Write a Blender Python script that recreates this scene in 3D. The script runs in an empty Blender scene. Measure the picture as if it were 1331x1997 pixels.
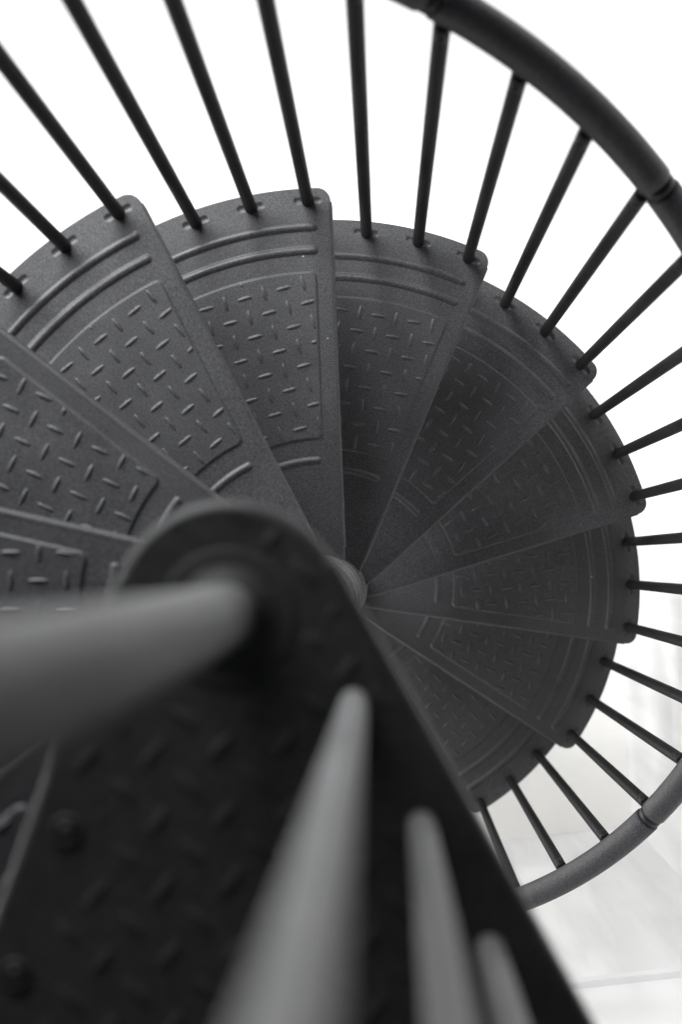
import bpy, bmesh, math, random
import numpy as np
from mathutils import Matrix, Vector

# ------------------------------------------------------------------ scale and stair geometry
S = 0.75                                   # metres per stair radius
RISE = 0.29355 * S
STEP = math.radians(-25.055)               # the stair turns clockwise on its way down
TH0 = 2.94616                              # nose direction of tread 0
RB = 0.97118 * S                           # radius of the baluster ring
B = math.radians(12.53)
PLAT_Z = 3 * RISE
FLOOR_Z = -13 * RISE
K0, K1 = -2, 12
scene = bpy.context.scene
C = scene.collection

# ------------------------------------------------------------------ camera
def rodr(w):
    w = np.array(w); t = np.linalg.norm(w); k = w / t
    K = np.array([[0, -k[2], k[1]], [k[2], 0, -k[0]], [-k[1], k[0], 0]])
    return np.eye(3) + math.sin(t) * K + (1 - math.cos(t)) * K @ K
R = rodr((3.10286, 0.03647, -0.05207))
cam_d = bpy.data.cameras.new('camera')
cam = bpy.data.objects.new('camera', cam_d); C.objects.link(cam)
M = Matrix.Identity(4)
for i in range(3):
    M[i][0] = R[0][i]; M[i][1] = -R[1][i]; M[i][2] = -R[2][i]
M[0][3], M[1][3], M[2][3] = 0.14434 * S, 0.0884 * S, 2.20326 * S
cam.matrix_world = M
cam_d.sensor_fit = 'VERTICAL'; cam_d.sensor_height = 36.0
cam_d.lens = 36.0 * 2473.474 / 1997
cam_d.clip_start = 0.02; cam_d.clip_end = 100
cam_d.dof.use_dof = True
cam_d.dof.focus_distance = 3.4 * S
cam_d.dof.aperture_fstop = 2.3
scene.camera = cam

# ------------------------------------------------------------------ light
world = bpy.data.worlds.new('World'); scene.world = world; world.use_nodes = True
bg = world.node_tree.nodes['Background']
bg.inputs['Color'].default_value = (0.93, 0.97, 1.0, 1)
bg.inputs['Strength'].default_value = 0.07

def area_light(name, loc, target, sx, sy, watts, col=(1, 1, 1)):
    l = bpy.data.lights.new(name, 'AREA'); l.shape = 'RECTANGLE'; l.size = sx; l.size_y = sy
    l.energy = watts; l.color = col
    o = bpy.data.objects.new(name, l); C.objects.link(o); o.location = loc
    o.rotation_euler = (Vector(target) - Vector(loc)).to_track_quat('-Z', 'Y').to_euler()
    return o
area_light('window_light', (-1.4, 1.95, 0.72), (-0.6, 0.1, -0.5), 2.4, 1.5, 235, (0.98, 0.99, 1.0))
area_light('lower_window_light', (-2.3, -0.6, -0.95), (0.7, -0.1, -1.6), 1.1, 0.5, 50, (1.0, 0.985, 0.95))
area_light('wall_fill_light', (-2.7, 0.5, -2.15), (0.9, -0.6, -2.0), 1.6, 1.0, 62, (1.0, 0.99, 0.97))  # added fill for the floor corner and walls, no real source there

scene.view_settings.view_transform = 'Standard'
scene.view_settings.look = 'None'
scene.view_settings.exposure = 0.0
scene.view_settings.gamma = 1.0
scene.view_settings.use_curve_mapping = False
scene.render.engine = 'CYCLES'
scene.cycles.max_bounces = 8

# ------------------------------------------------------------------ materials
def new_mat(name):
    m = bpy.data.materials.new(name); m.use_nodes = True
    nt = m.node_tree; b = nt.nodes['Principled BSDF']
    return m, nt, b
def N(nt, kind, **kw):
    n = nt.nodes.new(kind)
    for k, v in kw.items():
        if k in n.inputs: n.inputs[k].default_value = v
        else: setattr(n, k, v)
    return n

def powder_coat(name, base, rough, grain=1.0, dust=True, spec=0.5):
    m, nt, b = new_mat(name); L = nt.links.new
    tc = N(nt, 'ShaderNodeTexCoord'); oi = N(nt, 'ShaderNodeObjectInfo')
    add = N(nt, 'ShaderNodeVectorMath', operation='ADD')
    mul = N(nt, 'ShaderNodeMath', operation='MULTIPLY'); mul.inputs[1].default_value = 40.0
    L(oi.outputs['Random'], mul.inputs[0]); L(tc.outputs['Object'], add.inputs[0]); L(mul.outputs[0], add.inputs[1])
    n1 = N(nt, 'ShaderNodeTexNoise', Scale=400.0, Detail=3.0, Roughness=0.8)
    n2 = N(nt, 'ShaderNodeTexNoise', Scale=6.0, Detail=4.0, Roughness=0.6)
    L(add.outputs[0], n1.inputs['Vector']); L(add.outputs[0], n2.inputs['Vector'])
    # fine speckle of the textured paint
    r1 = N(nt, 'ShaderNodeMapRange'); r1.inputs[1].default_value = 0.3; r1.inputs[2].default_value = 0.7
    r1.inputs[3].default_value = 0.0; r1.inputs[4].default_value = 2.6
    L(n1.outputs['Fac'], r1.inputs[0])
    r2 = N(nt, 'ShaderNodeMapRange'); r2.inputs[1].default_value = 0.3; r2.inputs[2].default_value = 0.7
    r2.inputs[3].default_value = 0.86; r2.inputs[4].default_value = 1.14
    L(n2.outputs['Fac'], r2.inputs[0])
    mm = N(nt, 'ShaderNodeMath', operation='MULTIPLY'); L(r1.outputs[0], mm.inputs[0]); L(r2.outputs[0], mm.inputs[1])
    sc = N(nt, 'ShaderNodeVectorMath', operation='SCALE'); sc.inputs[0].default_value = base
    L(mm.outputs[0], sc.inputs['Scale'])
    last = sc.outputs[0]
    if dust:
        v = N(nt, 'ShaderNodeTexVoronoi', Scale=38.0); v.feature = 'F1'
        L(add.outputs[0], v.inputs['Vector'])
        sepc = N(nt, 'ShaderNodeSeparateColor'); L(v.outputs['Color'], sepc.inputs[0])
        # only one cell in ten carries a speck, and each has its own size
        pick = N(nt, 'ShaderNodeMath', operation='GREATER_THAN'); pick.inputs[1].default_value = 0.93
        L(sepc.outputs[0], pick.inputs[0])
        rad = N(nt, 'ShaderNodeMath', operation='MULTIPLY'); rad.inputs[1].default_value = 0.055
        L(sepc.outputs[1], rad.inputs[0])
        near = N(nt, 'ShaderNodeMath', operation='LESS_THAN'); L(v.outputs['Distance'], near.inputs[0]); L(rad.outputs[0], near.inputs[1])
        dm = N(nt, 'ShaderNodeMath', operation='MULTIPLY'); L(pick.outputs[0], dm.inputs[0]); L(near.outputs[0], dm.inputs[1])
        mix = N(nt, 'ShaderNodeMixRGB'); mix.inputs[2].default_value = (0.42, 0.40, 0.36, 1)
        L(dm.outputs[0], mix.inputs[0]); L(last, mix.inputs[1]); last = mix.outputs[0]
    L(last, b.inputs['Base Color'])
    rr = N(nt, 'ShaderNodeMapRange'); rr.inputs[1].default_value = 0.3; rr.inputs[2].default_value = 0.7
    rr.inputs[3].default_value = rough - 0.07; rr.inputs[4].default_value = rough + 0.07
    L(n2.outputs['Fac'], rr.inputs[0]); L(rr.outputs[0], b.inputs['Roughness'])
    b.inputs['Specular IOR Level'].default_value = spec
    bump = N(nt, 'ShaderNodeBump'); bump.inputs['Strength'].default_value = 0.6 * grain; bump.inputs['Distance'].default_value = 0.0006
    L(n1.outputs['Fac'], bump.inputs['Height']); L(bump.outputs[0], b.inputs['Normal'])
    return m

M_TREAD = powder_coat('charcoal_powder_coat', (0.028, 0.028, 0.030), 0.46, 1.0, spec=0.36)
M_PLAT = powder_coat('charcoal_powder_coat_landing_shaded', (0.023, 0.023, 0.0235), 0.55, 0.6, dust=False, spec=0.25)  # darker than the treads: shade on the landing is put into its colour
M_TUBE = powder_coat('black_tube_paint', (0.007, 0.007, 0.0075), 0.5, 0.6, spec=0.15)
M_RAIL = powder_coat('speckled_rail_paint', (0.029, 0.029, 0.032), 0.5, 1.2, spec=0.25)
M_COL = powder_coat('column_paint_lit', (0.084, 0.084, 0.085), 0.5, 0.5, dust=False, spec=0.3)  # grey raised so posts look lit; the light is put into the colour
M_CAP, nt_, b_ = new_mat('black_plastic'); b_.inputs['Base Color'].default_value = (0.009, 0.009, 0.011, 1); b_.inputs['Roughness'].default_value = 0.45; b_.inputs['Specular IOR Level'].default_value = 0.25
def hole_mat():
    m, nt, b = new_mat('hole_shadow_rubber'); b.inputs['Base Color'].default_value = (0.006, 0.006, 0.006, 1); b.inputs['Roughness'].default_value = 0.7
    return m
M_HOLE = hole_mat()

def wall_mat(name, base, amp, stretch, rough, tint):
    m, nt, b = new_mat(name); L = nt.links.new
    tc = N(nt, 'ShaderNodeTexCoord'); mp = N(nt, 'ShaderNodeMapping'); mp.inputs['Scale'].default_value = stretch
    mp.inputs['Rotation'].default_value = (0.15, 0.1, 0.2)
    L(tc.outputs['Object'], mp.inputs[0])
    n = N(nt, 'ShaderNodeTexNoise', Scale=3.0, Detail=3.0, Roughness=0.55, Distortion=0.4); L(mp.outputs[0], n.inputs['Vector'])
    r = N(nt, 'ShaderNodeValToRGB'); r.color_ramp.elements[0].position = 0.36; r.color_ramp.elements[1].position = 0.6
    lo = tuple(base * (1 - amp) * t for t in tint) + (1,); hi = tuple(base * t for t in tint) + (1,)
    r.color_ramp.elements[0].color = lo; r.color_ramp.elements[1].color = hi
    L(n.outputs['Fac'], r.inputs[0]); L(r.outputs[0], b.inputs['Base Color'])
    b.inputs['Roughness'].default_value = rough
    return m
M_FLOOR = wall_mat('pale_warm_floor', 0.80, 0.05, (1, 1, 1), 0.5, (1.0, 0.99, 0.965))
M_WALL = wall_mat('white_wall_paint', 0.8, 0.02, (1, 1, 1), 0.7, (1, 1, 1))
M_DADO = wall_mat('white_marble_panel', 0.8, 0.17, (3.0, 3.0, 0.35), 0.32, (1, 1, 1.005))

M_TRIM = wall_mat('grey_trim', 0.76, 0.05, (1, 1, 1), 0.5, (1, 1, 1))

# ------------------------------------------------------------------ helpers
def add_obj(name, mesh, mat=None, parent=None):
    o = bpy.data.objects.new(name, mesh); C.objects.link(o)
    if mat and not mesh.materials: mesh.materials.append(mat)
    if parent: o.parent = parent
    return o
def mesh_from(name, V, F, smooth=True):
    me = bpy.data.meshes.new(name)
    V = np.asarray(V, dtype=np.float32)
    F = np.asarray(F, dtype=np.int32)
    me.vertices.add(len(V)); me.vertices.foreach_set('co', V.ravel())
    me.loops.add(F.size); me.loops.foreach_set('vertex_index', F.ravel())
    me.polygons.add(len(F)); me.polygons.foreach_set('loop_start', np.arange(len(F), dtype=np.int32) * F.shape[1])
    me.update(calc_edges=True); me.validate()
    if smooth: me.polygons.foreach_set('use_smooth', np.ones(len(me.polygons), dtype=bool))
    me.update()
    return me
def grid_faces(nr, nc, off=0, flip=False, wrap=False):
    i = np.arange(nr - 1)[:, None]; j = np.arange(nc if wrap else nc - 1)[None, :]; j2 = (j + 1) % nc
    a = i * nc + j; b = i * nc + j2; c = (i + 1) * nc + j2; d = (i + 1) * nc + j
    f = np.stack([a, b, c, d] if not flip else [a, d, c, b], -1).reshape(-1, 4) + off
    return f
def lathe_mesh(name, profile, n=48, axis_pt=(0, 0)):
    V = []
    for r, z in profile:
        for k in range(n):
            t = 2 * math.pi * k / n
            V.append((axis_pt[0] + r * math.cos(t), axis_pt[1] + r * math.sin(t), z))
    F = grid_faces(len(profile), n, wrap=True)
    me = mesh_from(name, V, F)
    return me
def sharpen(me, deg=35):
    me.set_sharp_from_angle(angle=math.radians(deg))

def sstep(x):
    x = np.clip(x, 0, 1); return x * x * (3 - 2 * x)
def dome(d, w):            # rounded bump profile: 1 at d=0, 0 beyond w
    t = np.clip(1 - (d / w) ** 2, 0, 1); return t ** 0.75

# raised pattern of lens-shaped studs set alternately across and along (units of stair radius)
CELL = 0.0493
def studs(u, v, first_parity, length=0.0185, width=0.0042):
    """u,v in pattern frame / CELL phase already applied; returns 0..1 height"""
    n = np.round(u / CELL); m = np.round(v / CELL)
    du = u - n * CELL; dv = v - m * CELL
    par = ((n + m).astype(int) % 2) == first_parity
    e_u = np.where(par, (du / length) ** 2 + (dv / width) ** 2, (du / width) ** 2 + (dv / length) ** 2)
    return np.clip(1 - e_u, 0, 1) ** 0.6

# ------------------------------------------------------------------ a pressed steel tread
OFF = 0.0535
def tread_height(r, a):
    x = r * np.cos(a); y = r * np.sin(a); aa = np.abs(a)
    h = np.zeros_like(r)
    for rc, hw, ex, hh in ((0.906, 0.0105, 0.020, 0.0060), (0.8475, 0.0105, 0.020, 0.0060), (0.330, 0.0085, 0.010, 0.0046)):
        lim = B + np.arcsin(ex / rc) - hw / rc
        d = np.hypot(np.maximum(0, aa - lim) * r, r - rc)
        h = np.maximum(h, hh * dome(d, hw))
    lim = B + np.arcsin(np.clip(0.0165 / r, 0, 1))
    dx = r * (lim - aa); dr = np.minimum(0.7955 - r, r - 0.381); q = 0.016
    din = np.where((dx < q) & (dr < q), q - np.hypot(q - dx, q - dr), np.minimum(dx, dr))
    h = h + 0.0044 * sstep(din / 0.0042)
    st = studs(x - 0.25 * CELL, y, 0)       # along when n+m even, across otherwise
    h = h + 0.0033 * st * sstep((din - 0.006) / 0.004)
    for j in range(4):                       # pressed slots round the baluster holes
        a0 = -B + 2 * B / 3 * j
        d = np.hypot(np.maximum(0, np.abs(a - a0) * r - 0.026), r - 0.9715)
        h = h - 0.0034 * sstep((0.0088 - d) / 0.006)
    return h
def tread_mesh():
    r0 = 0.094; rc = 0.030
    rr = np.concatenate([np.arange(r0, 1 - rc, 0.0019), 1 - rc + rc * np.sin(np.linspace(0, math.pi / 2, 16))])
    nc = 262; nr = len(rr)
    def half(r):
        o = OFF - np.where(r > 1 - rc, rc - np.sqrt(np.clip(rc ** 2 - (r - (1 - rc)) ** 2, 0, None)), 0)
        return B + np.arcsin(o / r)
    A = half(rr)
    s = np.linspace(-1, 1, nc)
    r = np.repeat(rr[:, None], nc, 1); a = A[:, None] * s[None, :]
    h = tread_height(r, a)
    V = [np.stack([r * np.cos(a), r * np.sin(a), h], -1).reshape(-1, 3)]
    F = [grid_faces(nr, nc)]
    # rim: loop down one side, round the outer edge, up the other, rolled over and turned down
    g = V[0].reshape(nr, nc, 3)
    loop = np.concatenate([g[:, 0], g[-1, 1:-1], g[::-1, -1]])
    tan = np.gradient(loop[:, :2], axis=0); tan /= np.linalg.norm(tan, axis=1)[:, None] + 1e-9
    nrm = np.stack([tan[:, 1], -tan[:, 0]], -1)
    off = len(V[0]); rows = [loop]
    prof = [(0.0012, -0.0004), (0.0024, -0.0014), (0.0030, -0.003), (0.0030, -0.046), (0.0, -0.046)]
    for o, dz in prof:
        q = loop.copy(); q[:, :2] += nrm * o; q[:, 2] += dz; rows.append(q)
    Vr = np.concatenate(rows); F.append(grid_faces(len(rows), len(loop), off=off, flip=True)); V.append(Vr); off += len(Vr)
    # nose lip and back lip: a bent flange that starts inside the rounded corner
    for sgn in (-1, 1):
        rl = np.linspace(0.13, 1 - rc - 0.002, 60)
        rows = []
        for o, dz in ((-0.005, 0.0007), (-0.001, 0.0007), (0.0018, 0.0), (0.0042, -0.0016), (0.0056, -0.0042), (0.006, -0.008), (0.006, -0.054), (0.002, -0.056)):
            oo = OFF + o
            aa = sgn * (B + np.arcsin(oo / rl)); rows.append(np.stack([rl * np.cos(aa), rl * np.sin(aa), np.full_like(rl, dz)], -1))
        n0 = len(rows)
        Vl = np.concatenate(rows); F.append(grid_faces(n0, 60, off=off, flip=(sgn > 0))); V.append(Vl); off += len(Vl)
    me = mesh_from('tread', np.concatenate(V) * S, np.concatenate(F))
    me.set_sharp_from_angle(angle=math.radians(50))
    return me

# ------------------------------------------------------------------ the staircase
def empty(name, loc=(0, 0, 0)):
    o = bpy.data.objects.new(name, None); C.objects.link(o); o.location = loc; return o
stair = empty('spiral_staircase')
stair['label'] = 'charcoal metal spiral staircase with studded treads, thin black balusters and a round handrail'
stair['category'] = 'staircase'

def nose_angle(k): return TH0 + STEP * k
# column: one spacer tube between each pair of treads with a seam ring
colprof = []
zb, zt = FLOOR_Z, PLAT_Z - 0.03
z = zb
rcol, rring = 0.0925 * S, 0.0985 * S
colprof.append((rcol, zb))
for k in range(K1, K0 - 1, -1):
    zk = -k * RISE
    for r_, dz in ((rcol, -0.016), (rring, -0.015), (rring, 0.010), (rring - 0.0012, 0.0112), (rcol - 0.0015, 0.0114), (rcol - 0.0015, 0.0126), (rcol, 0.0130)):
        colprof.append((r_, zk + dz))
colprof.append((rcol, zt))
me = lathe_mesh('centre_column', colprof, 96); sharpen(me, 40)
add_obj('centre_column', me, M_COL, stair)

tm = tread_mesh()
tread0 = None
for k in range(K0, K1 + 1):
    if tread0 is None:
        o = tread0 = add_obj('tread', tm, M_TREAD, stair)
    else:
        o = tread0.copy(); C.objects.link(o); o.parent = stair
    o.location = (0, 0, -k * RISE); o.rotation_euler = (0, 0, nose_angle(k) + B)

# handrail ------------------------------------------------------------
RR, RAIL_H, RAILR = 0.9976 * S, 1.2986 * S, 0.0334 * S
def rail_point(t, Rr=RR):
    th = nose_angle(t); return Vector((Rr * math.cos(th), Rr * math.sin(th), RAIL_H - RISE * t))
def tube_mesh(name, pts, radii, n=28, cap=True):
    P = [Vector(p) for p in pts]; V = []; prev = None
    for i, p in enumerate(P):
        t = (P[min(i + 1, len(P) - 1)] - P[max(i - 1, 0)]).normalized()
        up = Vector((0, 0, 1)) if abs(t.z) < 0.9 else Vector((1, 0, 0))
        s = t.cross(up).normalized(); u = s.cross(t).normalized()
        for k in range(n):
            a = 2 * math.pi * k / n; V.append(tuple(p + (s * math.cos(a) + u * math.sin(a)) * radii[i]))
    F = grid_faces(len(P), n, wrap=True)
    me = mesh_from(name, V, F); return me
JOINTS = [-2.33, -1.33, -0.33, 0.62, 1.62, 2.62, 3.60, 4.70, 6.37, 8.05, 9.67, 11.3, 12.7]
def tube_cut(t0, t1, gap_t):
    n = 40; ts = np.linspace(t0 + gap_t, t1 - gap_t, n)
    pts = [rail_point(ts[0] + (0.0) * (ts[1] - ts[0]))] ; rad = [0.001]
    e = 0.0016 / (RR * abs(STEP))
    for tt, r_ in ((ts[0], RAILR - 0.0030), (ts[0] + e * 0.5, RAILR - 0.0009), (ts[0] + e * 1.5, RAILR)):
        pts.append(rail_point(tt)); rad.append(r_)
    for tt in ts[2:-2]: pts.append(rail_point(tt)); rad.append(RAILR)
    for tt, r_ in ((ts[-1] - e * 1.5, RAILR), (ts[-1] - e * 0.5, RAILR - 0.0009), (ts[-1], RAILR - 0.0030)):
        pts.append(rail_point(tt)); rad.append(r_)
    pts.append(rail_point(ts[-1] + 1e-5)); rad.append(0.001)
    return tube_mesh('handrail_section', pts, rad)
gt = 0.0075 / (RR * abs(STEP))
sections = []
for i in range(len(JOINTS) - 1):
    me = tube_cut(JOINTS[i], JOINTS[i + 1], gt); sharpen(me, 60)
    o = add_obj('handrail_section', me, M_RAIL, stair); sections.append(o)
for i, t in enumerate(JOINTS[1:-1]):
    ts = np.linspace(t - gt * 1.02, t + gt * 1.02, 9)
    rad = [RAILR - 0.0052] + [RAILR - 0.0040, RAILR - 0.0026, RAILR - 0.0022, RAILR - 0.0021, RAILR - 0.0022, RAILR - 0.0026, RAILR - 0.0040] + [RAILR - 0.0052]
    me = tube_mesh('rail_coupling', [rail_point(x) for x in ts], rad); 
    add_obj('rail_coupling', me, M_CAP, sections[i])

# balusters -----------------------------------------------------------
BR = 0.0152 * S
def baluster_mesh(length, below):
    prof = [(0.0005, -below), (BR, -below), (BR, length - 0.004), (BR - 0.001, length - 0.0015), (BR - 0.004, length), (0.0005, length)]
    me = lathe_mesh('baluster', prof, 28); sharpen(me, 50); return me
bmeshes = {}
def screw_cap_mesh():
    me = lathe_mesh('screw_cap', [(0.0003, 0.0048), (0.0035, 0.0048), (0.0042, 0.0036), (0.0072, 0.0034), (0.0084, 0.0022), (0.0086, -0.004)], 20)
    sharpen(me, 40); return me
capm = screw_cap_mesh()
for k in range(K0, K1 + 1):
    for j in range(3):
        t = k - j / 3.0; th = nose_angle(t)
        zfoot = -k * RISE; ztop = RAIL_H - RISE * t - RAILR * 0.35
        L = ztop - zfoot
        if j not in bmeshes:
            bmeshes[j] = baluster_mesh(L, RISE - 0.004 if j == 0 else 0.05)
            o = add_obj('baluster', bmeshes[j], M_TUBE, stair)
        else:
            o = add_obj('baluster', bmeshes[j], M_TUBE, stair)
        o.location = (RB * math.cos(th), RB * math.sin(th), zfoot - 0.003); o.rotation_euler = (0, 0, th)
        c = add_obj('screw_cap', capm, M_CAP, o)
        c.location = (-BR * 0.75, 0, L - 0.024); c.rotation_euler = (0, -math.pi / 2, 0)
# ------------------------------------------------------------------ top landing
PC = Vector((-0.0175, 0.0250)) * S
PB = math.radians(-83.75); PH = math.radians(24.35); PO = 0.1175; HUB = 0.1140
def plat_height(x, y):
    X = x; Y = y; r = np.hypot(x, y)
    f = math.radians(135)                     # the studs lie on the diagonal of the landing
    u = X * math.cos(f) + Y * math.sin(f); v = -X * math.sin(f) + Y * math.cos(f)
    st = studs(u + 0.2 * CELL, v - 0.35 * CELL, 0, length=0.020, width=0.0056)
    # offset from each straight edge
    e1 = PO - (-math.sin(PH) * X + math.cos(PH) * Y); e2 = PO - (-math.sin(PH) * X - math.cos(PH) * Y)
    e = np.minimum(e1, e2)
    keep = sstep((r - 0.082) / 0.006) * sstep((e - 0.010) / 0.006)
    keep = keep * sstep((np.where(X > 0.15, e, 1) - 0.058) / 0.01)
    h = 0.0016 * st * keep
    h = h + 0.0016 * sstep((0.074 - r) / 0.004)     # raised seat of the newel post
    return h
def plat_mesh():
    V = []; F = []; off = 0
    # hub disc
    rr = np.linspace(0.028, HUB, 44); aa = np.linspace(-math.pi, math.pi, 240, endpoint=False)
    r = rr[:, None] * np.ones((1, 240)); a = np.ones((44, 1)) * aa[None]
    x, y = r * np.cos(a), r * np.sin(a)
    V.append(np.stack([x, y, plat_height(x, y)], -1).reshape(-1, 3)); F.append(grid_faces(44, 240, wrap=True)); off = len(V[0])
    # wedge, tangent to the hub
    rr = np.concatenate([HUB + 0.10 * np.linspace(0, 1, 50, endpoint=False) ** 2, np.arange(HUB + 0.10, 1.04, 0.0034)])
    A = PH + np.arcsin(np.clip(PO / np.maximum(rr, PO), 0, 1)); nc = 300; s = np.linspace(-1, 1, nc)
    r = np.repeat(rr[:, None], nc, 1); a = A[:, None] * s[None]
    x, y = r * np.cos(a), r * np.sin(a); g = np.stack([x, y, plat_height(x, y)], -1)
    V.append(g.reshape(-1, 3)); F.append(grid_faces(len(rr), nc, off=off)); off += g.shape[0] * nc
    # one rim loop: hub arc on the free side, the two straight edges, the far arc
    th = np.linspace(A[0], 2 * math.pi - A[0], 140)
    hub = np.stack([HUB * np.cos(th), HUB * np.sin(th), np.zeros_like(th)], -1)
    loop = np.concatenate([hub, g[1:, 0], g[-1, 1:-1], g[:0:-1, -1], hub[:1]])
    loop[:, 2] = 0
    tan = np.gradient(loop[:, :2], axis=0); tan /= np.linalg.norm(tan, axis=1)[:, None] + 1e-9
    nrm = np.stack([tan[:, 1], -tan[:, 0]], -1)
    rows = [loop]
    for o, dz in ((0.002, -0.0005), (0.006, -0.003), (0.009, -0.007), (0.0105, -0.013), (0.0108, -0.062), (0.005, -0.064)):
        q = loop.copy(); q[:, :2] += nrm * o; q[:, 2] += dz; rows.append(q)
    Vr = np.concatenate(rows); F.append(grid_faces(len(rows), len(loop), off=off, flip=True)); V.append(Vr)
    me = mesh_from('landing', np.concatenate(V) * S, np.concatenate(F)); me.set_sharp_from_angle(angle=math.radians(50)); return me
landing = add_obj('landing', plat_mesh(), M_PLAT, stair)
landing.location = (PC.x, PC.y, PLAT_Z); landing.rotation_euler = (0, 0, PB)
landing['label'] = 'blurred dark landing plate with raised studs and a rounded inner end'
# newel post standing on the landing
POST_H = 1.02
PR = 0.0345 * S
me = lathe_mesh('newel_post', [(PR, 0.002), (PR, POST_H - 0.004), (PR - 0.003, POST_H), (0.0005, POST_H)], 48); sharpen(me, 50)
post = add_obj('newel_post', me, M_COL, stair); post.location = (-0.0188 * S, 0.0262 * S, PLAT_Z)
post['label'] = 'thick blurred grey post rising from the hub of the landing'
me = lathe_mesh('post_flange', [(PR + 0.0003, 0.006), (PR + 0.005, 0.005), (PR + 0.007, 0.0025), (PR + 0.018, 0.0018)], 48)
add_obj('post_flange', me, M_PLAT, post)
# landing balusters along the right-hand edge, screw sockets along the left-hand edge
rd = Vector((0.509, -0.861)); rn = Vector((0.861, 0.509))
b1 = Vector((0.1175, -0.0600))
pb_mesh = None
for i in range(6):
    q = (b1 + rd * 0.1435 * i) * S
    if pb_mesh is None:
        pb_mesh = lathe_mesh('landing_baluster', [(BR, 0.0), (BR, 0.87), (0.0005, 0.872)], 32); sharpen(pb_mesh, 50)
    o = add_obj('landing_baluster', pb_mesh, M_COL, stair); o.location = (q.x, q.y, PLAT_Z)
hole_me = lathe_mesh('bolt_hole', [(0.0125, 0.0006), (0.0115, 0.0022), (0.0085, 0.0022), (0.0078, 0.0008), (0.0060, 0.0006), (0.0056, 0.0022), (0.0004, 0.0024)], 24)
h1 = Vector((-0.179, -0.200)); hd = Vector((-0.31, -0.95))
for i in range(5):
    q = (h1 + hd * 0.158 * i) * S
    o = add_obj('bolt_hole', hole_me, M_HOLE, landing)
    w = Matrix.Rotation(-PB, 2) @ (q - PC); o.location = (w.x, w.y, 0.0)
# handrail of the landing
a0 = (b1 + rn * 0.034 + rd * 0.012) * S; a1 = (b1 + rn * 0.034 + rd * 0.74) * S; zr = PLAT_Z + 0.885
me = tube_mesh('landing_handrail', [Vector((a0.x, a0.y, zr)).lerp(Vector((a1.x, a1.y, zr)), f) for f in (0, 0.0001, 0.01, 0.02, 1.0)], [0.001, 0.010, 0.018, 0.020, 0.020])
add_obj('landing_handrail', me, M_HOLE, stair)

# ------------------------------------------------------------------ floor and walls
def box(name, cx, cy, cz, ux, uy, hx, hy, hz, mat, parent=None):
    bm = bmesh.new(); bmesh.ops.create_cube(bm, size=2)
    for v in bm.verts: v.co = Vector((v.co.x * hx, v.co.y * hy, v.co.z * hz))
    bmesh.ops.bevel(bm, geom=bm.edges[:], offset=min(hx, hy, hz) * 0.2, segments=2, affect='EDGES')
    me = bpy.data.meshes.new(name); bm.to_mesh(me); bm.free()
    o = add_obj(name, me, mat, parent); o.location = (cx, cy, cz); o.rotation_euler = (0, 0, math.atan2(uy, ux)); return o
bm = bmesh.new(); bmesh.ops.create_grid(bm, x_segments=1, y_segments=1, size=9)
me = bpy.data.meshes.new('floor'); bm.to_mesh(me); bm.free()
fl = add_obj('floor', me, M_FLOOR); fl.location = (0, 0, FLOOR_Z); fl['kind'] = 'structure'
cor = Vector((1.340, -1.119)) * S
wd = Vector((-0.087, 1.0)).normalized(); wn = Vector((wd.y, -wd.x))       # right-hand wall
bd = Vector((-1.0, -0.148)).normalized(); bn = Vector((-bd.y, bd.x))      # rear wall
if bn.y > 0: bn = -bn
H = 2.95
def wall(name, d, n, length, mat):
    c = cor + d * (length / 2 - 0.1) + n * 0.062
    return box(name, c.x, c.y, FLOOR_Z + H / 2 - 0.01, d.x, d.y, length / 2, 0.05, H / 2, mat)
w1 = wall('wall_right', wd, wn, 5.0, M_WALL); w1['kind'] = 'structure'
w2 = wall('wall_rear', bd, bn, 5.0, M_WALL); w2['kind'] = 'structure'
for w, d, n in ((w1, wd, wn), (w2, bd, bn)):
    L = 4.7
    c = cor + d * (L / 2 - 0.012) + n * 0.006
    hh = 0.745
    p_ = box('wall_panel', c.x, c.y, FLOOR_Z + hh, d.x, d.y, L / 2, 0.006, hh, M_DADO)
    t_ = box('panel_trim', c.x, c.y, FLOOR_Z + 2 * hh + 0.014, d.x, d.y, L / 2, 0.009, 0.016, M_TRIM)
    t_.parent = w; t_.matrix_parent_inverse = w.matrix_basis.inverted()
    p_.parent = w; p_.matrix_parent_inverse = w.matrix_basis.inverted()
